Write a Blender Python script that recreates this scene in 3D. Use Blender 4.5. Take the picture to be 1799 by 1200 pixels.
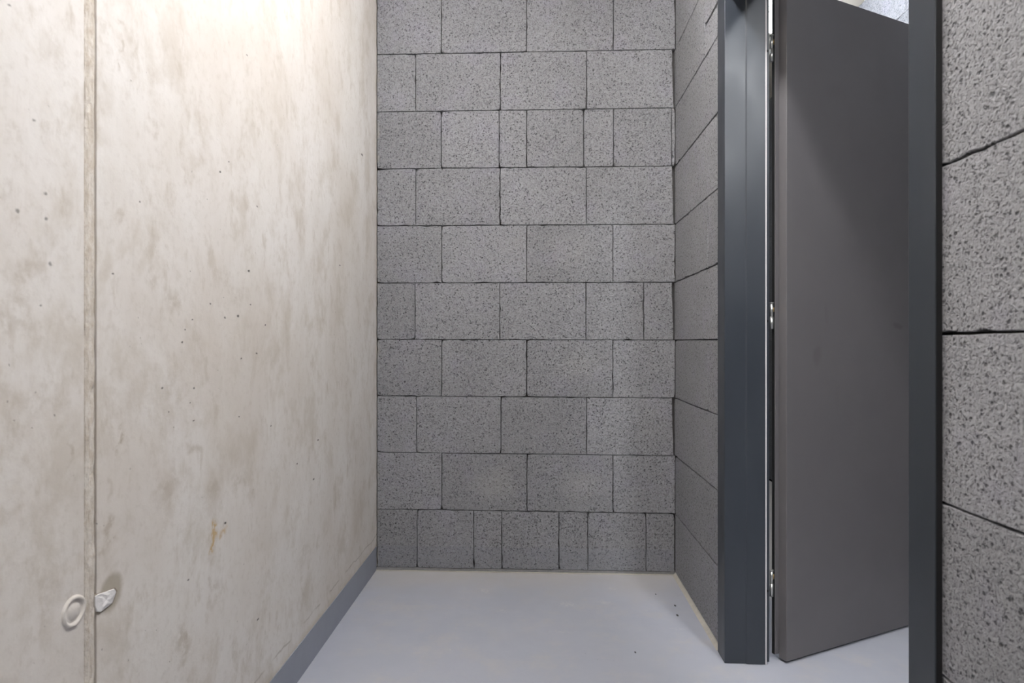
import bpy, bmesh, math, random
from mathutils import Vector

for o in list(bpy.data.objects):
    bpy.data.objects.remove(o, do_unlink=True)
S = bpy.context.scene
COL = S.collection

# ------------------------------------------------------------------ camera
W, H = 1799.0, 1200.0
F = 1060.0            # focal length in pixels
TH = 0.0404           # camera turned slightly to the left of the corridor axis
YH = 601.4            # row of the horizon
HC = 1.0              # camera height
cam = bpy.data.cameras.new('camera')
cam.sensor_width = 36.0
cam.lens = F / W * 36.0
cam.shift_y = (YH - 600.0) / W
cam.clip_start = 0.02
cam.dof.use_dof = True
cam.dof.focus_distance = 2.5
cam.dof.aperture_fstop = 7.0
co = bpy.data.objects.new('camera', cam)
COL.objects.link(co)
co.location = (0, 0, HC)
co.rotation_euler = (math.pi / 2, 0, TH)
S.camera = co

# ------------------------------------------------------------------ world, exposure
w = bpy.data.worlds.new('world'); S.world = w
w.use_nodes = True
w.node_tree.nodes['Background'].inputs[0].default_value = (0.0, 0.0, 0.0, 1)
w.node_tree.nodes['Background'].inputs[1].default_value = 0.0
vs = S.view_settings
vs.view_transform = 'Standard'
try: vs.look = 'None'
except Exception: pass
vs.gamma = 1.0
vs.use_curve_mapping = False
vs.exposure = 0.0
# lamps: (x, y, width, length, strength)
LAMP_THIS = [(0.24, 1.02, 0.07, 1.50, 80.0), (0.24, -1.15, 0.07, 1.50, 18.0)]  # the second is an added fill lamp, unseen behind the camera
LAMP_NEXT = [(1.21, 2.66, 0.09, 1.20, 48.0), (1.21, -0.65, 0.09, 1.20, 130.0)]

# ------------------------------------------------------------------ measures (metres)
D = 2.6255            # back wall
XL, XR = -0.7036, 0.5978   # left concrete wall, right block wall
ZB = 0.010            # top of the bed under the first course
CEIL = 2.76
XN = 1.685            # far wall of the next corridor
YB, YF = -2.4, 5.6    # behind the camera, end of the next corridor
XF = 0.5855            # face of the door frame
Y0, Y1 = 0.975, 1.903  # clear door opening
HEAD = 2.105

def slope(px):        # X / Y of the direction through an image column
    return math.tan(math.atan((px - 899.5) / F) - TH)
def back(px, py):     # pixel -> (X, Z) on the back wall
    X = D * slope(px); zc = D * math.cos(TH) - X * math.sin(TH)
    return X, HC - (py - YH) * zc / F
def side(px, py, X):  # pixel -> (Y, Z) on a wall of constant X
    Y = X / slope(px); zc = Y * math.cos(TH) - X * math.sin(TH)
    return Y, HC - (py - YH) * zc / F
def ground(px, py, Z=0.0):
    zc = F * (HC - Z) / (py - YH); xc = (px - 899.5) / F * zc
    return xc * math.cos(TH) - zc * math.sin(TH), xc * math.sin(TH) + zc * math.cos(TH)

# ------------------------------------------------------------------ node helpers
class NT:
    def __init__(s, name):
        s.m = bpy.data.materials.new(name); s.m.use_nodes = True
        s.t = s.m.node_tree; s.b = s.t.nodes['Principled BSDF']
        s.out = s.t.nodes['Material Output']
    def n(s, typ, **kw):
        nd = s.t.nodes.new(typ)
        for k, v in kw.items(): setattr(nd, k, v)
        return nd
    def l(s, a, b): s.t.links.new(a, b)
    def pos(s):
        return s.n('ShaderNodeNewGeometry').outputs['Position']
    def val(s, x, sock):
        if hasattr(x, 'links'): s.l(x, sock)
        else: sock.default_value = x
    def math(s, op, a, b=None, c=None, clamp=False):
        nd = s.n('ShaderNodeMath', operation=op, use_clamp=clamp)
        s.val(a, nd.inputs[0])
        if b is not None: s.val(b, nd.inputs[1])
        if c is not None: s.val(c, nd.inputs[2])
        return nd.outputs[0]
    def vmath(s, op, a, b=None):
        nd = s.n('ShaderNodeVectorMath', operation=op)
        s.val(a, nd.inputs[0])
        if b is not None: s.val(b, nd.inputs[1])
        return nd.outputs['Value'] if op in ('DISTANCE', 'LENGTH', 'DOT_PRODUCT') else nd.outputs[0]
    def noise(s, vec, scale, detail=3, rough=0.55, dist=0.0):
        nd = s.n('ShaderNodeTexNoise')
        nd.inputs['Scale'].default_value = scale; nd.inputs['Detail'].default_value = detail
        nd.inputs['Roughness'].default_value = rough; nd.inputs['Distortion'].default_value = dist
        s.l(vec, nd.inputs['Vector'])
        return nd.outputs['Fac']
    def noisec(s, vec, scale, detail=2):
        nd = s.n('ShaderNodeTexNoise')
        nd.inputs['Scale'].default_value = scale; nd.inputs['Detail'].default_value = detail
        s.l(vec, nd.inputs['Vector'])
        return nd.outputs['Color']
    def voro(s, vec, scale, rnd=1.0):
        nd = s.n('ShaderNodeTexVoronoi')
        nd.inputs['Scale'].default_value = scale
        nd.inputs['Randomness'].default_value = rnd
        s.l(vec, nd.inputs['Vector'])
        return nd.outputs['Distance'], nd.outputs['Color']
    def ramp(s, fac, a, b, lo=0.0, hi=1.0):
        nd = s.n('ShaderNodeMapRange'); nd.clamp = True; nd.interpolation_type = 'SMOOTHSTEP'
        s.l(fac, nd.inputs['Value'])
        nd.inputs['From Min'].default_value = a; nd.inputs['From Max'].default_value = b
        nd.inputs['To Min'].default_value = lo; nd.inputs['To Max'].default_value = hi
        return nd.outputs[0]
    def mix(s, fac, a, b, mode='MIX'):
        nd = s.n('ShaderNodeMix', data_type='RGBA', blend_type=mode)
        s.val(fac, nd.inputs[0])
        for x, k in ((a, 6), (b, 7)):
            if hasattr(x, 'links'): s.l(x, nd.inputs[k])
            else: nd.inputs[k].default_value = (*x, 1)
        return nd.outputs[2]
    def scale3(s, vec, v):
        return s.vmath('MULTIPLY', vec, v)
    def bump(s, h, strength, dist, prev=None):
        nd = s.n('ShaderNodeBump')
        nd.inputs['Strength'].default_value = strength; nd.inputs['Distance'].default_value = dist
        s.l(h, nd.inputs['Height'])
        if prev: s.l(prev, nd.inputs['Normal'])
        return nd.outputs[0]
    def done(s, col, rough=0.6, nrm=None, metal=0.0, spec=0.5):
        for v, k in ((col, 'Base Color'), (rough, 'Roughness')):
            if hasattr(v, 'links'): s.l(v, s.b.inputs[k])
            elif k == 'Base Color': s.b.inputs[k].default_value = (*v, 1)
            else: s.b.inputs[k].default_value = v
        s.b.inputs['Metallic'].default_value = metal
        s.b.inputs['Specular IOR Level'].default_value = spec
        if nrm: s.l(nrm, s.b.inputs['Normal'])
        return s.m

def spot(t, p, c, stretch, r0, r1):
    """soft spot of radius r1 around c in (distorted) coordinates p"""
    d = t.vmath('LENGTH', t.scale3(t.vmath('SUBTRACT', p, c), stretch))
    return t.ramp(d, r0, r1, 1.0, 0.0)
def acc(t, lst):
    r = lst[0]
    for x in lst[1:]: r = t.math('MAXIMUM', r, x)
    return r

# ---- light concrete blocks (porous)
def mat_block(name, base, pits=1.0, stains=True):
    t = NT(name); p = t.pos()
    rnd = t.n('ShaderNodeObjectInfo').outputs['Random']
    off = t.vmath('ADD', p, t.scale3(t.noisec(p, 60, 1), (0.006, 0.006, 0.006)))
    fine = t.noise(off, 230, 2, 0.6)
    mid = t.noise(off, 95, 3, 0.65)
    big = t.noise(p, 4.5, 3, 0.6)
    patch = t.noise(p, 13, 2, 0.5)
    v, _ = t.voro(off, 105)
    v2, _ = t.voro(t.vmath('ADD', off, (3.1, 7.7, 1.3)), 60)
    dens = t.ramp(patch, 0.40, 0.70)
    pit1 = t.math('MULTIPLY', t.ramp(v, 0.16, 0.40, 1, 0), t.ramp(mid, 0.40, 0.60, 1, 0))
    pit2 = t.math('MULTIPLY', t.ramp(v2, 0.05, 0.26, 1, 0), dens)
    low = t.ramp(fine, 0.30, 0.46, 1, 0)
    pit = t.math('MAXIMUM', t.math('MAXIMUM', pit1, t.math('MULTIPLY', pit2, .75)), t.math('MULTIPLY', low, .42))
    tone = t.math('ADD', 0.86, t.math('MULTIPLY', big, 0.24))
    tone = t.math('ADD', tone, t.math('MULTIPLY', t.math('SUBTRACT', rnd, 0.5), 0.14))
    tone = t.math('ADD', tone, t.math('MULTIPLY', t.math('SUBTRACT', fine, 0.5), 0.85))
    tone = t.math('ADD', tone, t.math('MULTIPLY', t.math('SUBTRACT', mid, 0.5), 0.55))
    tone = t.math('MULTIPLY', tone, t.math('SUBTRACT', 1.0, t.math('MULTIPLY', pit, 0.62 * pits)))
    g = t.n('ShaderNodeCombineColor')
    for k in range(3): t.l(t.math('MULTIPLY', tone, base[k]), g.inputs[k])
    c = g.outputs[0]
    # slightly violet and slightly warm grains
    c = t.mix(t.ramp(t.noise(p, 9, 2), .50, .72, 0, .35), c, t.mix(1.0, c, (1.0, .96, 1.08), 'MULTIPLY'))
    if stains:
        sp = t.vmath('ADD', p, t.scale3(t.vmath('SUBTRACT', t.noisec(p, 14, 3), (.5, .5, .5)), (.10, .10, .10)))
        L = []
        for px, py, sx, sy, k in ((868, 852, 55, 42, .30), (1024, 850, 55, 42, .30), (1030, 640, 60, 40, .18),
                                  (1000, 440, 60, 45, .16), (1150, 740, 30, 50, .12), (905, 430, 40, 30, .10)):
            X, Z = back(px, py)
            L.append(t.math('MULTIPLY', spot(t, sp, (X, D, Z), (400 / sx, 2.0, 400 / sy), 0.1, 1.0), k))
        c = t.mix(acc(t, L), c, (0.46, 0.455, 0.44))
        # floor paint brushed up the lowest ten centimetres of the back wall
        sep = t.n('ShaderNodeSeparateXYZ'); t.l(p, sep.inputs[0])
        edge = t.math('ADD', sep.outputs[2], t.math('MULTIPLY', t.noise(p, 40, 2), 0.006))
        onback = t.ramp(sep.outputs[1], D - .02, D - .01)
        pt = t.math('MULTIPLY', t.math('MULTIPLY', t.ramp(edge, .108, .112, 1, 0), onback), .34)
        c = t.mix(t.math('MULTIPLY', pt, t.math('SUBTRACT', 1.0, t.math('MULTIPLY', pit, .6))), c, (.25, .265, .305))
        # cement smear along the left and right corners
        sm = t.math('MULTIPLY', t.ramp(t.math('ADD', sep.outputs[0], t.math('MULTIPLY', t.noise(p, 18, 3), .05)), XL + .016, XL + .040, 1, 0),
                    t.ramp(t.noise(p, 7, 3), .42, .58))
        c = t.mix(t.math('MULTIPLY', sm, .75), c, (.40, .37, .31))
    h = t.math('SUBTRACT', t.math('ADD', t.math('MULTIPLY', mid, .6), t.math('MULTIPLY', fine, .35)), t.math('MULTIPLY', pit, .8))
    nrm = t.bump(h, 0.75, 0.006)
    return t.done(c, 0.95, nrm, spec=0.15)
M_BLOCK = mat_block('grey_porous_block', (.297, .300, .316))
M_BLOCK2 = mat_block('pale_block_next_room', (.17, .177, .195), .6, False)

def mat_plain(name, col, rough=.6, metal=0.0, nscale=0, namp=0.0, bump=0, spec=.5):
    t = NT(name); p = t.pos(); c = col; nrm = None
    if nscale:
        f = t.noise(p, nscale, 4, .6)
        c = t.mix(f, tuple(x * (1 - namp) for x in col), tuple(min(1, x * (1 + namp)) for x in col))
        if bump: nrm = t.bump(f, bump, 0.004)
    return t.done(c, rough, nrm, metal, spec)
M_CORE = mat_plain('mortar_in_joints', (.085, .083, .082), .95, 0, 60, .35, .6, .1)
M_BED = mat_plain('grey_mortar_bed', (.20, .20, .205), .95, 0, 70, .3, .8, .2)
M_SEALANT = mat_plain('beige_sealant', (.47, .445, .40), .75, 0, 30, .22, .3, .3)
M_SLAB = mat_plain('ceiling_concrete', (.62, .585, .52), .9, 0, 5, .22, .2, .2)
M_PLASTER = mat_plain('white_plaster', (.78, .76, .75), .85, 0, 70, .12, .5, .2)
M_SEAL = mat_plain('light_grey_rubber_seal', (.62, .61, .62), .6)
M_STEEL = mat_plain('galvanised_steel', (.62, .62, .60), .34, .85)
M_BRASS = mat_plain('brass_ring', (.62, .43, .20), .35, .9)
M_HOLE = mat_plain('dark_hole', (.006, .006, .007), .9)
M_LAMPBODY = mat_plain('white_lamp_housing', (.75, .75, .75), .5)
M_SEAL_SHADE = mat_plain('black_seal_and_gap_shade', (.012, .012, .013), .7)  # also colours the shade strip in the frame gap

def mat_frame():
    t = NT('anthracite_frame_paint'); p = t.pos()
    f = t.noise(t.scale3(p, (1, 1, .25)), 22, 3)
    c = t.mix(f, (.027, .033, .043), (.034, .041, .052))
    r = t.ramp(t.noise(t.scale3(p, (1, 1, .4)), 9, 3), .3, .7, .30, .42)
    return t.done(c, r, t.bump(t.noise(p, 500, 1), .05, .001), 0.0, .5)
M_FRAME = mat_frame()

def mat_door(P0, d):
    t = NT('grey_brown_door_paint'); p = t.pos()
    f = t.noise(p, 3.2, 4, .6)
    c = t.mix(f, (.122, .116, .122), (.136, .130, .134))
    sp = t.vmath('ADD', p, t.scale3(t.vmath('SUBTRACT', t.noisec(p, 22, 3), (.5, .5, .5)), (.03, .03, .03)))
    L = []
    n = (-d[1], d[0])
    for px, py, sx, sy, k in ((1436, 625, 14, 24, .40), (1577, 573, 20, 6, .60), (1452, 550, 8, 22, .20), (1470, 700, 9, 30, .10)):
        m = slope(px)     # hit the plane of the leaf
        s = -(P0[0] * n[0] + P0[1] * n[1]) / -(m * n[0] + n[1]); X, Y = m * s, s
        zc = Y * math.cos(TH) - X * math.sin(TH); Z = HC - (py - YH) * zc / F
        q = F / zc
        L.append(t.math('MULTIPLY', spot(t, sp, (X, Y, Z), (q / sx, q / sx * .6, q / sy), .3, 1.0), k))
    c = t.mix(acc(t, L), c, (.085, .08, .08))
    r = t.ramp(t.noise(p, 6, 3), .3, .7, .44, .56)
    return t.done(c, r, t.bump(t.noise(p, 600, 1), .06, .001), 0.0, .45)

def mat_floor():
    t = NT('grey_floor_paint'); p = t.pos()
    big = t.noise(p, 2.2, 4, .6, .4); mid = t.noise(p, 9, 4, .6)
    c = t.mix(big, (.395, .42, .49), (.47, .485, .55))
    c = t.mix(t.ramp(mid, .5, .75, 0, .35), c, (.49, .48, .49))
    # dusty film towards the walls and pale scuffs
    dust = t.math('MULTIPLY', t.ramp(t.noise(p, 5, 4, .7), .48, .72), .4)
    sp3 = t.n('ShaderNodeSeparateXYZ'); t.l(p, sp3.inputs[0])
    dust = t.math('MAXIMUM', dust, t.math('MULTIPLY', t.ramp(t.math('ADD', sp3.outputs[1], t.math('MULTIPLY', t.noise(p, 6, 4), .35)), 2.45, 2.85), .75))
    c = t.mix(dust, c, (.54, .515, .495))
    streak = t.noise(t.scale3(p, (1.0, 6.0, 1.0)), 6, 4, .7)
    c = t.mix(t.ramp(streak, .64, .80, 0, .35), c, (.60, .60, .62))
    q = t.vmath('ADD', p, t.scale3(t.vmath('SUBTRACT', t.noisec(p, 40, 3), (.5, .5, .5)), (.07, .07, 0)))
    L = []
    for px, py, sx, sy, k in ((996, 1061, 16, 5, .55), (1062, 1058, 14, 5, .45), (1075, 1033, 6, 4, .5), (852, 1038, 12, 6, .4),
                              (790, 1142, 3, 3, .8), (885, 1073, 12, 6, .3), (990, 1110, 30, 3, .3), (1190, 1105, 24, 3, .35)):
        X, Y = ground(px, py); s = F / Y
        L.append(t.math('MULTIPLY', spot(t, q, (X, Y, 0), (s / sx, s / sy * .38, 0), .2, 1.0), k))
    c = t.mix(t.math('MULTIPLY', acc(t, L), t.ramp(t.noise(p, 90, 4, .7), .38, .62, 0, .85)), c, (.64, .63, .61))
    L = []
    for px, py, sx in ((1186, 1064, 2.2), (1190, 1081, 2.6), (1116, 1146, 2.0), (1152, 1044, 1.4)):
        X, Y = ground(px, py); s = F / Y
        L.append(spot(t, p, (X, Y, 0), (s / sx, s / sx * .45, 0), .5, 1.0))
    c = t.mix(acc(t, L), c, (.02, .02, .02))
    v, vc = t.voro(p, 26)
    sp = t.math('MULTIPLY', t.ramp(v, .03, .06, 1, 0), t.ramp(t.noise(p, 3, 2), .55, .65))
    c = t.mix(t.math('MULTIPLY', sp, .5), c, (.12, .12, .12))
    r = t.ramp(t.noise(p, 12, 4), .3, .7, .38, .55)
    nrm = t.bump(t.noise(p, 55, 3), .10, .004)
    return t.done(c, r, nrm, 0, .4)
M_FLOOR = mat_floor()
M_BASEPAINT = mat_plain('grey_base_paint', (.30, .32, .37), .55, 0, 9, .10, .1, .4)

PORES = [(17, 10, 5), (60, 212, 6), (31, 370, 8), (80, 341, 6), (81, 385, 6), (88, 464, 7), (198, 481, 4), (72, 537, 5),
         (387, 302, 3), (437, 476, 4), (418, 555, 4), (395, 558, 3), (370, 534, 2.6), (338, 562, 2.6), (325, 579, 2.4),
         (440, 535, 2.4), (466, 571, 2.4), (452, 363, 2.4), (246, 355, 2.6), (402, 284, 2), (597, 466, 2.2), (636, 272, 3),
         (434, 97, 2.4), (285, 682, 3.4), (341, 682, 3.2), (340, 739, 3.2), (320, 601, 3), (451, 621, 3), (424, 630, 2.6),
         (297, 724, 2.2), (334, 708, 2.4), (331, 1019, 3), (559, 773, 2.4), (522, 815, 2.4), (551, 842, 2.6), (453, 1088, 3.4),
         (420, 732, 2.2), (476, 748, 2.2), (396, 919, 4)]
STAINS = [(205, 37, 9, 10, .5), (202, 82, 7, 18, .6), (207, 115, 7, 8, .6), (182, 65, 8, 45, .35), (235, 75, 5, 55, .3), (270, 210, 9, 24, .35),
          (320, 295, 6, 28, .35), (207, 380, 16, 26, .5), (305, 525, 26, 26, .45), (37, 492, 40, 45, .55), (272, 495, 22, 22, .35),
          (195, 557, 10, 10, .7), (107, 810, 14, 34, .6), (213, 765, 9, 46, .95), (187, 950, 11, 40, .7), (300, 860, 30, 60, .45),
          (340, 792, 22, 26, .5), (422, 840, 22, 34, .4), (375, 860, 18, 24, .35), (315, 1130, 18, 40, .6), (535, 970, 12, 40, .3), (375, 1040, 12, 30, .4),
          (60, 700, 55, 40, .35), (25, 560, 45, 50, .4), (420, 520, 24, 30, .35), (110, 1000, 30, 20, .25), (195, 880, 8, 30, .35), (30, 880, 40, 30, .3), (90, 90, 40, 60, .3), (25, 250, 30, 50, .35)]

def mat_concrete():
    t = NT('beige_cast_concrete'); p = t.pos()
    big = t.noise(t.scale3(p, (1, 1.0, .75)), 2.2, 5, .62, .2)
    mid = t.noise(t.scale3(p, (1, 1.0, .7)), 9, 5, .66, .2)
    fine = t.noise(p, 60, 4, .65)
    c = t.mix(t.ramp(big, .30, .68), (.635, .585, .530), (.745, .715, .680))
    c = t.mix(t.ramp(mid, .47, .70, 0, .60), c, (.53, .475, .405))
    c = t.mix(t.ramp(t.noise(t.scale3(p, (1, 1, .5)), 20, 5, .7, .25),   .53, .72, 0, .45), c, (.46, .40, .325))
    c = t.mix(t.ramp(fine, .50, .74, 0, .28), c, (.48, .43, .37))
    # grain drawn out along the casting boards
    gr = t.noise(t.scale3(p, (1, 12, 1.2)), 12, 3, .6)
    c = t.mix(t.ramp(gr, .55, .75, 0, .12), c, (.50, .46, .41))
    q = t.vmath('ADD', p, t.scale3(t.vmath('SUBTRACT', t.noisec(p, 17, 4), (.5, .5, .5)), (.0, .13, .13)))
    def put(px, py, sx, sy, r0, pp):
        Y, Z = side(px, py, XL)
        sy_ = F / (Y * math.cos(TH) - XL * math.sin(TH)); sx_ = abs(XL) * sy_ * sy_ / F
        return spot(t, pp, (XL, Y, Z), (0, sx_ / sx, sy_ / sy), r0, 1.0)
    L = [t.math('MULTIPLY', put(a, b, sx * 1.1, sy * 1.1, .1, q), k) for a, b, sx, sy, k in STAINS]
    brk = t.ramp(t.noise(p, 45, 4, .7), .36, .58)
    c = t.mix(t.math('MULTIPLY', t.math('MULTIPLY', acc(t, L), brk), .85), c, (.39, .33, .255))
    o = t.math('MULTIPLY', acc(t, [put(372, 955, 9, 20, .2, q), put(380, 928, 9, 20, .2, q), put(377, 943, 7, 34, .2, q)]), t.ramp(t.noise(p, 70, 3), .35, .5))
    c = t.mix(t.math('MULTIPLY', o, .8), c, (.52, .34, .13))
    # patched tie hole: darker smooth cement
    cem = put(196, 1038, 25, 38, .60, t.vmath('ADD', p, t.scale3(t.vmath('SUBTRACT', t.noisec(p, 30, 2), (.5, .5, .5)), (0, .02, .02))))
    c = t.mix(t.math('MULTIPLY', cem, .8), c, (.37, .325, .255))
    q2 = t.vmath('ADD', p, t.scale3(t.vmath('SUBTRACT', t.noisec(p, 120, 2), (.5, .5, .5)), (.0, .006, .006)))
    por = acc(t, [t.math('MULTIPLY', put(a, b, r * (.8 if r < 5 else .72), r * (.8 if r < 5 else .72), .2, q2), 1.0 if r < 5 else .7) for a, b, r in PORES])
    v, vc = t.voro(q2, 34)
    rp = t.math('MULTIPLY', t.ramp(v, .025, .075, 1, 0), t.ramp(t.noise(p, 6, 2), .52, .60))
    c = t.mix(t.math('MULTIPLY', rp, .6), c, (.20, .175, .15))
    c = t.mix(t.math('MULTIPLY', por, .92), c, (.055, .048, .042))
    # trowel line low on the wall, just above the painted base
    sep = t.n('ShaderNodeSeparateXYZ'); t.l(p, sep.inputs[0])
    ln = t.math('ABSOLUTE', t.math('SUBTRACT', t.math('ADD', sep.outputs[2], t.math('MULTIPLY', t.noise(p, 12, 3), .03)), .165))
    lm = t.math('MULTIPLY', t.math('MULTIPLY', t.ramp(ln, .001, .004, 1, 0), t.ramp(sep.outputs[1], 1.3, 1.4)), t.ramp(t.noise(p, 8, 2), .42, .55))
    c = t.mix(t.math('MULTIPLY', lm, .45), c, (.30, .26, .21))
    low = t.ramp(t.math('ADD', sep.outputs[2], t.math('MULTIPLY', t.noise(p, 25, 3), .05)), .125, .155, 1, 0)
    c = t.mix(t.math('MULTIPLY', low, .4), c, (.50, .43, .31))
    h = t.math('SUBTRACT', t.math('ADD', t.math('MULTIPLY', fine, .5), t.math('MULTIPLY', mid, .8)), t.math('MULTIPLY', rp, 1.0))
    return t.done(c, .82, t.bump(h, .30, .004), 0, .25)
M_CONC = mat_concrete()

def mat_strip():
    t = NT('rough_formwork_seam'); p = t.pos()
    f = t.noise(t.scale3(p, (1, 1, .35)), 130, 4, .7); g = t.noise(p, 70, 3, .65)
    c = t.mix(t.ramp(f, .3, .7), (.55, .49, .415), (.71, .665, .605))
    c = t.mix(t.ramp(g, .52, .70, 0, .4), c, (.45, .36, .27))
    h = t.math('ADD', f, g)
    return t.done(c, .9, t.bump(h, .7, .004), 0, .2)
M_STRIP = mat_strip()

# ------------------------------------------------------------------ object helpers
def link(name, me, mat, parent=None):
    o = bpy.data.objects.new(name, me); COL.objects.link(o)
    if mat and not me.materials: me.materials.append(mat)
    o.parent = parent
    return o
def mesh(name, vs_, fs):
    me = bpy.data.meshes.new(name); me.from_pydata(vs_, [], fs); me.validate()
    bm = bmesh.new(); bm.from_mesh(me); bmesh.ops.recalc_face_normals(bm, faces=bm.faces); bm.to_mesh(me); bm.free()
    return me
def box(name, a, b, mat, parent=None, bev=0.0):
    bm = bmesh.new(); bmesh.ops.create_cube(bm, size=1.0)
    for v in bm.verts:
        v.co = Vector([(a[k] + b[k]) / 2 + v.co[k] * (b[k] - a[k]) for k in range(3)])
    if bev: bmesh.ops.bevel(bm, geom=bm.edges[:], offset=bev, segments=2, profile=.5, affect='EDGES')
    me = bpy.data.meshes.new(name); bm.to_mesh(me); bm.free()
    return link(name, me, mat, parent)
def boxes(name, lst, mat, parent=None):
    V, Fc = [], []
    for a, b in lst:
        i = len(V)
        for x in (a[0], b[0]):
            for y in (a[1], b[1]):
                for z in (a[2], b[2]): V.append((x, y, z))
        Fc += [tuple(i + k for k in f) for f in ((0, 1, 3, 2), (4, 6, 7, 5), (0, 4, 5, 1), (2, 3, 7, 6), (0, 2, 6, 4), (1, 5, 7, 3))]
    return link(name, mesh(name, V, Fc), mat, parent)
def prism(name, poly, z0, z1, mat, parent=None, bev=0.0, axis='Z'):
    def P(u, v, h): return (u, v, h) if axis == 'Z' else (u, h, v)
    n = len(poly)
    V = [P(u, v, z0) for u, v in poly] + [P(u, v, z1) for u, v in poly]
    Fc = [tuple(range(n)), tuple(range(2 * n - 1, n - 1, -1))] + [(i, (i + 1) % n, n + (i + 1) % n, n + i) for i in range(n)]
    me = mesh(name, V, Fc)
    if bev:
        bm = bmesh.new(); bm.from_mesh(me)
        bmesh.ops.bevel(bm, geom=bm.edges[:], offset=bev, segments=2, profile=.5, affect='EDGES', clamp_overlap=True)
        bm.to_mesh(me); bm.free()
    return link(name, me, mat, parent)
def tag(o, label, cat, kind=None, group=None):
    o['label'] = label; o['category'] = cat
    if kind: o['kind'] = kind
    if group: o['group'] = group
    return o
def empty(name, loc=(0, 0, 0)):
    o = bpy.data.objects.new(name, None); COL.objects.link(o); o.location = loc; o.empty_display_size = .1
    return o
def part(o, root):           # parent while keeping world coordinates of the mesh
    o.parent = root; o.matrix_parent_inverse = root.matrix_world.inverted() if root.location.length == 0 else __import__('mathutils').Matrix.Translation(-root.location)
    return o

rng = random.Random(7)
def block(name, quad, put, depth, mat, parent, gap=.0008, chip=1.0, cut=None):
    """one block: quad = 4 (u, v) corners counter-clockwise from lower left; put(u, v, d) -> world; d = depth behind the face"""
    c = [Vector(q) for q in quad]
    ctr = sum(c, Vector((0, 0))) / 4
    ring = []
    off = rng.uniform(-.0009, .0009)
    for k in range(4):
        a, b = c[k], c[(k + 1) % 4]
        L = (b - a).length; n = max(2, int(L / .022)); e = (b - a) / L
        inn = Vector((-e.y, e.x))
        if inn.dot(ctr - a) < 0: inn = -inn
        for i in range(n):
            s = i / n
            g = gap + abs(rng.gauss(0, .0007)) * chip
            if rng.random() < .05 * chip: g += rng.uniform(.0015, .004)
            if i == 0: ring.append(None); ring[-1] = (a, inn, g, True); continue
            ring.append((a + (b - a) * s, inn, g, False))
    N = len(ring); out, inn_ = [], []
    for i, (p, nn, g, corner) in enumerate(ring):
        if corner:
            pv = ring[i - 1][1]
            cc = rng.choice((.0, .0, .0015, .004)) * chip
            if cut and cut.get(round(i)) : cc = cut[i]
            q = p + (nn + pv) * (gap + cc); r = p + (nn + pv) * (gap + cc + .0012)
        else:
            q = p + nn * g; r = p + nn * (g + .0012)
        out.append(q); inn_.append(r)
    V = [put(q.x, q.y, off) for q in inn_] + [put(q.x, q.y, off + .0015) for q in out] + [put(q.x, q.y, depth) for q in out]
    Fc = [tuple(range(N))] + [(i, N + i, N + (i + 1) % N, (i + 1) % N) for i in range(N)] + [(N + i, 2 * N + i, 2 * N + (i + 1) % N, N + (i + 1) % N) for i in range(N)]
    me = mesh(name, V, Fc)
    # origin at the block
    o0 = Vector(put(ctr.x, ctr.y, depth))
    me.transform(__import__('mathutils').Matrix.Translation(-o0))
    o = link(name, me, mat, parent); o.location = o0
    return o

# ------------------------------------------------------------------ setting
JD = .022     # joint depth: blocks stand this far in front of the wall core
fl = box('floor', (XL, YB, -.15), (XN, YF, 0), M_FLOOR)
tag(fl, 'smooth grey-blue painted concrete floor', 'floor', 'structure')
ce = box('ceiling', (XL - .2, YB - .2, CEIL), (XN + .2, YF + .2, CEIL + .2), M_SLAB)
tag(ce, 'bare beige concrete ceiling, a sliver visible above the open door', 'ceiling', 'structure')

# --- left concrete wall: two cast fields with a rough seam between them
wl = empty('wall_left'); tag(wl, 'beige cast concrete wall with stains, pores and a vertical seam', 'wall', 'structure')
ya, _ = side(148, 600, XL); yb, _ = side(170, 600, XL)
ys, _ = side(166, 600, XL)
def field(name, y0, y1):
    return box(name, (XL - .2, y0, 0), (XL, y1, CEIL), M_CONC, wl, .0012)
field('concrete_field', YB, ya)
field('concrete_field', yb, D + .15)
sr = random.Random(3)
# seam strip: shallow ridge and groove, wavering along its height
def seam(name, prof, mat):
    nz = 150; V, Fc = [], []
    for i in range(nz + 1):
        z = CEIL * i / nz
        for k, (y, x) in enumerate(prof):
            j = 0 if k in (0, len(prof) - 1) else sr.gauss(0, .0005)
            jx = 0 if k in (0, len(prof) - 1) else sr.gauss(0, .0005)
            V.append((XL + x + jx, y + j, z))
    m = len(prof)
    for i in range(nz):
        for k in range(m - 1):
            Fc.append((i * m + k, i * m + k + 1, (i + 1) * m + k + 1, (i + 1) * m + k))
    o = link(name, mesh(name, V, Fc), mat, wl)
    return o
w_ = yb - ya
seam('formwork_seam', [(ya - .0, -.02), (ya + .0006, -.0035), (ya + w_ * .12, -.0010), (ya + w_ * .30, .0012), (ya + w_ * .45, .0004), (ya + w_ * .62, .0014),
                       (ya + w_ * .76, .0006), (ya + w_ * .80, -.0020), (ya + w_ * .86, -.007), (ya + w_ * .93, -.007), (ya + w_ * .98, -.003), (yb, -.02)], M_STRIP)

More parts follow.
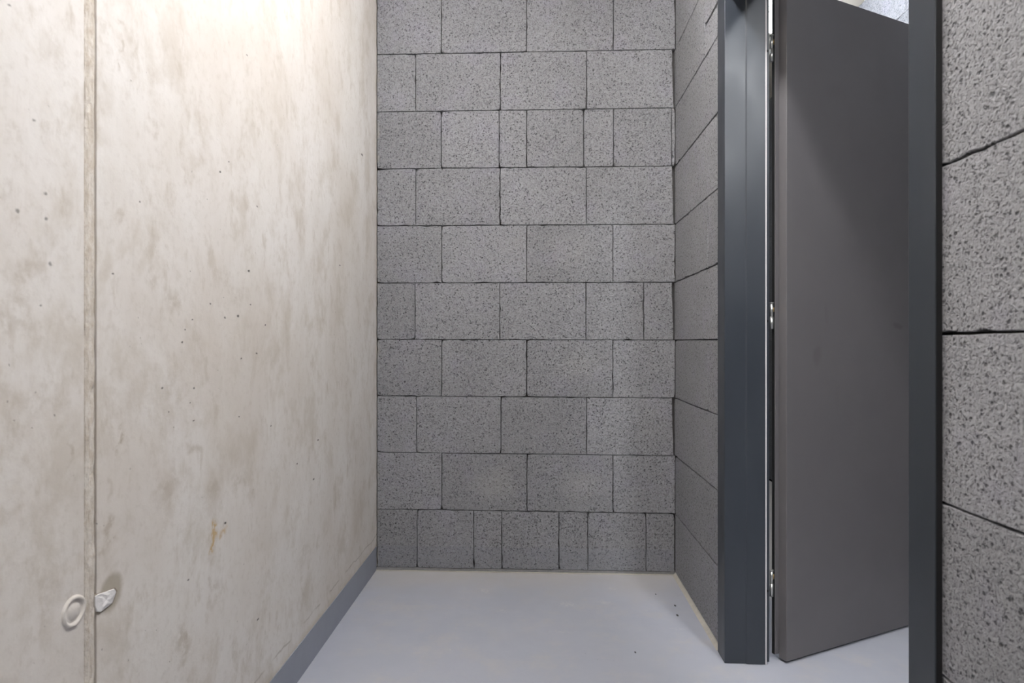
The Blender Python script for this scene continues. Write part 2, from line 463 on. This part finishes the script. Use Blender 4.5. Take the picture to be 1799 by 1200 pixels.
# formwork tie marks beside the seam
def ring_mark(px, py, rad):
    Y, Z = side(px, py, XL)
    prof = [(1.15, -.001), (1.08, .0020), (.98, .0034), (.88, .0032), (.78, .0006), (.70, -.0012), (.55, .0012), (.2, .0022), (0, .0022)]
    n = 36; V, Fc = [], []
    for r, h in prof[:-1]:
        for i in range(n):
            a = 2 * math.pi * i / n
            rr = rad * r * (1 + .02 * math.sin(3 * a + 1))
            V.append((XL + h + sr.gauss(0, .0002), Y + rr * math.cos(a), Z + rr * math.sin(a)))
    m = len(prof) - 1
    for k in range(m - 1):
        for i in range(n): Fc.append((k * n + i, k * n + (i + 1) % n, (k + 1) * n + (i + 1) % n, (k + 1) * n + i))
    V.append((XL + .0022, Y, Z)); Fc += [((m - 1) * n + i, (m - 1) * n + (i + 1) % n, len(V) - 1) for i in range(n)]
    o = link('tie_hole_ring', mesh('tie_hole_ring', V, Fc), M_CONC, wl)
    for pl in o.data.polygons: pl.use_smooth = True
    o['label'] = 'round raised ring of a filled tie hole'
ring_mark(129, 1074, .0215)
def plug():
    pts = [(164, 1047), (173, 1042), (186, 1038), (200, 1033), (204, 1038), (200, 1050), (196, 1060), (186, 1068), (174, 1077), (167, 1076), (164, 1066)]
    P = [side(a, b, XL) for a, b in pts]
    cy = sum(p[0] for p in P) / len(P); cz = sum(p[1] for p in P) / len(P)
    n = len(P); V = [(XL - .004, y, z) for y, z in P]
    V += [(XL + .0022 + sr.uniform(-.0008, .0008), cy + (y - cy) * .90, cz + (z - cz) * .90) for y, z in P]
    V += [(XL + .0032 + sr.uniform(-.0012, .0012), cy + (y - cy) * .5, cz + (z - cz) * .5) for y, z in P]
    V.append((XL + .0030, cy, cz))
    Fc = []
    for k in range(2): Fc += [(k * n + i, k * n + (i + 1) % n, (k + 1) * n + (i + 1) % n, (k + 1) * n + i) for i in range(n)]
    Fc += [(2 * n + i, 2 * n + (i + 1) % n, 3 * n) for i in range(n)]
    o = link('plaster_plug', mesh('plaster_plug', V, Fc), M_PLASTER, wl)
    o['label'] = 'white plaster plug pressed into a tie hole'
    # dark crevice around the plug
    Q = [(XL + .0004, cy + (y - cy) * 1.10, cz + (z - cz) * 1.08 - .0012) for y, z in P]
    o2 = link('plug_crevice', mesh('plug_crevice', Q + [(XL - .003, p[1], p[2]) for p in Q],
              [tuple(range(n))] + [(i, (i + 1) % n, n + (i + 1) % n, n + i) for i in range(n)]), mat_plain('crevice', (.24, .205, .165), .9), wl)
plug()

bl = box('baseboard_left', (XL, YB, 0), (XL + .0018, D, .103), M_BASEPAINT)
tag(bl, 'grey painted base strip along the foot of the concrete wall', 'baseboard', 'structure')

# --- back wall of blocks
wb = box('wall_back', (XL, D + JD, 0), (XN - .94, D + .14, CEIL), M_CORE)
tag(wb, 'grey porous block wall closing the end of the corridor', 'wall', 'structure')
yl = [-3.5, 96, 196.7, 297, 397, 497.4, 596.3, 695.5, 794.5, 894.5, 996.5]
yr = [-15, 86.5, 189.3, 291.7, 394, 496, 597.7, 699.5, 801, 902.7, 1005]
zl = [back(661, y)[1] for y in yl]; zr = [back(1187, y)[1] for y in yr]
rows = [([775.2, 925.3, 1077.6], 0), ([730.4, 879, 1030.6], 1), ([775.2, -877, 925.3, -1025.5, 1077.6, 1180], 0), ([730.4, 878.5, 1030], 1),
        ([775.8, 925.3, 1077], 0), ([729, 878, 1029.3, 1131], 1), ([776, 925.3, 1076.7], 0), ([731.8, 880, 1030.5], 1),
        ([776, 925.8, 1077], 0), ([732.8, -832.5, 881.5, 982, 1032.8, 1135], 2)]
def put_back(u, v, d): return (u, D + d, v)
def zline(i, x):
    t = (x - XL) / (XR - XL); return zl[i] + (zr[i] - zl[i]) * t
for i, (js, end) in enumerate(rows):
    xs = [XL + .003] + [back(abs(j), 600)[0] for j in js] + [XR - (0, .006, .003)[end]]
    if i == 9: pass
    for k in range(len(xs) - 1):
        a, b = xs[k], xs[k + 1]
        q = [(a, zline(i + 1, a)), (b, zline(i + 1, b)), (b, zline(i, b)), (a, zline(i, a))]
        if end == 1 and k == len(xs) - 2: q[2] = (b - .007, q[2][1])
        o = block('block', q, put_back, JD, M_BLOCK, wb)
# last course under the ceiling
xs = [XL + .003] + [back(j, 600)[0] for j in (730, 879, 1030)] + [XR]
for k in range(4):
    a, b = xs[k], xs[k + 1]
    block('block', [(a, zline(0, a)), (b, zline(0, b)), (b, CEIL - .002), (a, CEIL - .002)], put_back, JD, M_BLOCK, wb)
# mortar bed below the first course
bx_ = [(XL, D - .001 - .002, 0)]
def bed():
    n = 60; V, Fc = [], []
    for i in range(n + 1):
        x = XL + (XR - XL) * i / n
        t = zline(10, x) + .001 + sr.gauss(0, .0008)
        V += [(x, D - .007 + sr.gauss(0, .001), -.002), (x, D - .004 + sr.gauss(0, .0008), t * .55), (x, D + .004, t), (x, D + JD, t), (x, D + JD, -.002)]
    for i in range(n):
        for k in range(4): Fc.append((i * 5 + k, i * 5 + k + 1, i * 5 + 5 + k + 1, i * 5 + 5 + k))
    link('mortar_bed', mesh('mortar_bed', V, Fc), M_BED, wb)
bed()

# --- right wall of blocks, with the door opening
RI = XR + JD
XRB = .727
wr = boxes('wall_right', [((RI, YB, 0), (XRB, Y0 - .05, CEIL)), ((RI, Y1 + .05, 0), (XRB, D + JD, CEIL)), ((RI, Y0 - .05, HEAD + .05), (XRB, Y1 + .05, CEIL))], M_CORE)
tag(wr, 'grey porous block wall with the door opening', 'wall', 'structure')
def put_right(u, v, d): return (XR + d, u, v)
zc_ = zr + []
yj = XR / slope(1244)
def side_z(i): return zr[i]
for i in range(10):
    z1, z0 = zr[i], zr[i + 1]
    yend = D + (.018 if rows[i][1] == 1 else -.001)
    if i == 9: z0 = 0.004
    if i == 1:
        ysp = XR / slope(1238)
        segs = [(ysp, yend, z0, z1), (Y1 + .05, ysp, z0, 2.118), (Y1 + .05, ysp, 2.124, z1)]
        zlin = 2.121
    elif i in (4, 6): segs = [(Y1 + .05, yj, z0, z1), (yj, yend, z0, z1)]
    else: segs = [(Y1 + .05, yend, z0, z1)]
    for a, b, p, q in segs:
        block('block', [(a, p), (b, p), (b, q), (a, q)], put_right, JD, M_BLOCK, wr, gap=.0014, chip=1.3)
for a, b in ((Y0 - .05, 1.35), (1.35, 1.725), (1.725, 2.1), (2.1, D)):
    block('block', [(a, zr[1]), (b, zr[1]), (b, zr[0]), (a, zr[0])], put_right, JD, M_BLOCK, wr) if a < 1.95 - .01 and b < 1.96 else None
    block('block', [(a, zr[0]), (b, zr[0]), (b, CEIL - .002), (a, CEIL - .002)], put_right, JD, M_BLOCK, wr)
block('block', [(1.725, zr[1]), (Y1 + .05, zr[1]), (Y1 + .05, zr[0]), (1.725, zr[0])], put_right, JD, M_BLOCK, wr)
lt = block('lintel', [(Y0 - .05, HEAD + .045), (Y1 + .05, HEAD + .045), (Y1 + .05, zr[1]), (Y0 - .05, zr[1])], put_right, JD, M_BLOCK, wr)
# near part, beside and behind the camera
zn = []
for k, py in enumerate((290, 586, 885)): zn.append(side(1660, py, XR)[1])
zs = [0.004, .262, .510, zn[2], zn[1], zn[0], 1.517, 1.768, 2.018, 2.268, 2.518, CEIL - .002]
for i in range(11):
    st = Y0 - .05
    ys_ = [st - .235 - (.19 if i % 2 else 0) - .375 * k for k in range(9)]
    prev = st
    for y in ys_:
        y = max(y, YB)
        if prev - y < .05: break
        block('block', [(y, zs[i]), (prev, zs[i]), (prev, zs[i + 1]), (y, zs[i + 1])], put_right, JD, M_BLOCK, wr, gap=.0011, chip=1.1)
        prev = y
        if y <= YB: break

# beige sealant coves along the floor
tr = prism('trim_1', [(XR - .016, -.001), (XR - .009, .003), (XR - .003, .008), (XR, .014), (XR + .01, .014), (XR + .01, -.001)], Y1 + .079, D - .006, M_SEALANT, axis='Y')
tag(tr, 'thin beige sealant line between floor and right block wall', 'trim', 'structure')
tb = prism('trim_2', [(XL, D - .011), (XR, D - .013), (XR, D - .005), (XL, D - .005)], -.001, .0028, M_SEALANT)
tag(tb, 'thin beige sealant line at the foot of the back wall', 'trim', 'structure')

# --- wall behind the camera and the next corridor
wn = box('wall_front', (XL - .2, YB - .2, 0), (XN + .2, YB, CEIL), mat_plain('darker_concrete', (.38, .36, .33), .9, 0, 5, .2, .2, .2))
tag(wn, 'bare concrete wall behind the viewer', 'wall', 'structure')
w2 = box('wall_end', (XN - .94, YF, 0), (XN, YF + .2, CEIL), M_SLAB)
tag(w2, 'bare concrete wall at the far end of the next corridor', 'wall', 'structure')
w3 = box('wall_divider', (RI, D + .14, 0), (XN - .94, YF, CEIL), M_SLAB)
tag(w3, 'partition wall continuing behind the back wall of the corridor', 'wall', 'structure')
wx = box('wall_next', (XN + JD, YB, 0), (XN + .2, YF, CEIL), M_CORE)
tag(wx, 'bright block wall of the next corridor, seen above the open door', 'wall', 'structure')
pool = {}
def put_next(u, v, d): return (XN + d, u, v)
for i in range(11):
    y = .2 + (.1875 if i % 2 else 0)
    while y < 5.0:
        key = i % 2 * 2 + rng.randrange(2)
        z0, z1 = ZB + .25 * i, ZB + .25 * (i + 1)
        z1 = min(z1, CEIL)
        if key not in pool:
            pool[key] = block('block', [(y, z0), (y + .375, z0), (y + .375, z1), (y, z1)], put_next, JD, M_BLOCK2, wx)
        else:
            o = pool[key].copy(); COL.objects.link(o)
            o.location = (XN + JD, y + .1875, (z0 + z1) / 2)
        y += .375

# ------------------------------------------------------------------ door frame
df = empty('door_frame', (XF, (Y0 + Y1) / 2, 0))
tag(df, 'anthracite painted steel door frame set in the right block wall', 'door frame')
def P(o): return part(o, df)
XE = .7272
def jamb_poly(s, y, aw=.073):   # s = +1 far jamb, -1 near jamb; y = edge of the clear opening
    pts = [(XR + .006, .035), (XF + .0022, .035), (XF + .0022, aw), (XF, aw), (XF, 0), (.6495, 0), (.6525, -.003), (.7090, -.003), (.7090, .013), (XE, .013), (XE, .073)]
    return [(x, y + s * d) for x, d in pts]
P(prism('jamb', jamb_poly(1, Y1), .001, HEAD + .07, M_FRAME, None, .0013))
P(prism('jamb', jamb_poly(-1, Y0, .064), .001, HEAD + .07, M_FRAME, None, .0013))
hp = [(XR + .006, HEAD + .07), (XF, HEAD + .07), (XF, HEAD), (.6495, HEAD), (.6525, HEAD - .003), (.709, HEAD - .003), (.709, HEAD + .013), (XE, HEAD + .013), (XE, HEAD + .07)]
P(prism('head', hp, Y0 + .0005, Y1 - .0005, M_FRAME, None, .0013, axis='Y'))
def seal_at(y, s):
    o = P(prism('rubber_seal', [(.7088, y - s * .0042), (.7130, y - s * .0042), (.7136, y + s * .004), (.7088, y + s * .010)], .001, HEAD - .004, M_SEAL, None, .0006))
    o['label'] = 'light grey rubber door seal'
seal_at(Y1, 1); seal_at(Y0, -1)
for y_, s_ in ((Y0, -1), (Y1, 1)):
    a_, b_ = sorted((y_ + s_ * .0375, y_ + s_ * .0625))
    P(box('gap_shade_strip', (XF + .0025, a_, .002), (XR - .0012, b_, HEAD + .06), M_SEAL_SHADE))  # added black strip, its colour stands in for shade in the frame gap
def cyl(name, x, y, z0, z1, r, mat, n=20, bev=.0006):
    bm = bmesh.new()
    bmesh.ops.create_cone(bm, cap_ends=True, segments=n, radius1=r, radius2=r, depth=z1 - z0)
    for v in bm.verts: v.co += Vector((x, y, (z0 + z1) / 2))
    me = bpy.data.meshes.new(name); bm.to_mesh(me); bm.free()
    for p in me.polygons: p.use_smooth = len(p.vertices) == 4
    return link(name, me, mat)
HX, HY = .7372, Y1 + .022
def zat(py): return HC - (py - YH) * 1.892 / F
for t_, m_, b_, hole in ((63, 85, 108, 90), (533, 556, 578, 564), (1003, 1025, 1048, 1038)):
    h = P(cyl('hinge', HX, HY, zat(b_), zat(m_) - .001, .0056, M_STEEL)); h['label'] = 'galvanised hinge barrel'
    r = cyl('hinge_pin', HX, HY, zat(m_) - .001, zat(t_), .0050, M_STEEL); r.parent = h
    c = cyl('hinge_cap', HX, HY, zat(t_), zat(t_) + .003, .0066, M_STEEL); c.parent = h
    br = cyl('hinge_ring', HX + .004, HY + .002, zat((t_ + m_) / 2) - .006, zat((t_ + m_) / 2) + .008, .0052, M_BRASS); br.parent = h; br['label'] = 'brass ring on the hinge'
    zz = HC - (hole - YH) * 1.886 / F
    bm = bmesh.new(); bmesh.ops.create_cone(bm, cap_ends=True, segments=16, radius1=.0036, radius2=.0036, depth=.002)
    me = bpy.data.meshes.new('screw_hole')
    for v in bm.verts: v.co = Vector((.7205 + v.co.x, Y1 + .0126 + v.co.z, zz + v.co.y))
    bm.to_mesh(me); bm.free()
    P(link('screw_hole', me, M_HOLE))

# ------------------------------------------------------------------ door leaf, standing open into the next corridor
P0 = (.776, 1.905); ang = math.atan2(.262, .524)
dv = (math.cos(ang), math.sin(ang))
M_DOOR = mat_door(P0, dv)
dr = empty('door_1', (P0[0], P0[1], 0))
tag(dr, 'dark grey-brown steel door leaf standing open into the next corridor', 'door', 'structure')
dr.rotation_euler = (0, 0, ang)
Z0, Z1 = .008, 2.116
WD = .935
b1 = box('door_panel', (0, 0, Z0), (WD, .030, Z1), M_DOOR, dr, .0014)
b2 = box('rebate_lip', (-.0160, .030, Z0 + .012), (WD + .018, .042, Z1 + .012), M_DOOR, dr, .0010)
b3 = box('edge_strip', (-.0170, .0318, Z0 + .012), (-.0156, .0415, Z1 + .01), M_SEAL_SHADE, dr)  # thin black strip on the lip edge
b4 = box('drop_seal', (.01, .010, .003), (WD - .01, .022, Z0 + .001), M_SEAL_SHADE, dr)
def handle():
    z = 1.05; u = WD - .07
    for s, d0 in ((-1, 0.0), (1, .042)):
        pl = box('handle_plate', (u - .02, min(d0, d0 + s * .006), z - .10), (u + .02, max(d0, d0 + s * .006), z + .07), M_STEEL, dr, .002)
        bm = bmesh.new()
        pts = [Vector((u, d0 + s * .004, z)), Vector((u, d0 + s * .045, z)), Vector((u - .015, d0 + s * .055, z)), Vector((u - .12, d0 + s * .055, z))]
        n = 12; V, Fc = [], []
        for i, p in enumerate(pts):
            a = (pts[min(i + 1, 3)] - pts[max(i - 1, 0)]).normalized(); b = a.cross(Vector((0, 0, 1))).normalized()
            for k in range(n):
                th = 2 * math.pi * k / n; V.append(tuple(p + (b * math.cos(th) + Vector((0, 0, 1)) * math.sin(th)) * .009))
        for i in range(3):
            for k in range(n): Fc.append((i * n + k, i * n + (k + 1) % n, (i + 1) * n + (k + 1) % n, (i + 1) * n + k))
        Fc += [tuple(range(n)), tuple(range(3 * n, 4 * n))]
        bm.free()
        o = link('lever', mesh('lever', V, Fc), M_STEEL); o.parent = pl
handle()

# ------------------------------------------------------------------ lamps
def lamp(x, y, wd, ln, strength, label, col=(1, 1, 1)):
    z = CEIL
    r = empty('ceiling_lamp', (x, y, z)); tag(r, label, 'lamp')
    t = NT('lamp_diffuser')
    t.b.inputs['Base Color'].default_value = (.8, .8, .8, 1)
    t.b.inputs['Emission Color'].default_value = (*col, 1); t.b.inputs['Emission Strength'].default_value = strength
    box('housing', (-wd / 2 - .008, -ln / 2 - .012, -.04), (wd / 2 + .008, ln / 2 + .012, -.0005), M_LAMPBODY, r, .003)
    box('diffuser', (-wd / 2, -ln / 2, -.12), (wd / 2, ln / 2, -.041), t.m, r, .008)
for k, a in enumerate(LAMP_THIS): lamp(*a, ('white ceiling lamp above this corridor, level with the door', 'added fill lamp above this corridor, unseen behind the viewer')[k], (1.0, .985, .985))
for k, a in enumerate(LAMP_NEXT): lamp(*a, ('white ceiling lamp of the next corridor, glimpsed through the hinge gap', 'white ceiling lamp of the next corridor near its entrance')[k], (.93, .96, 1.0))
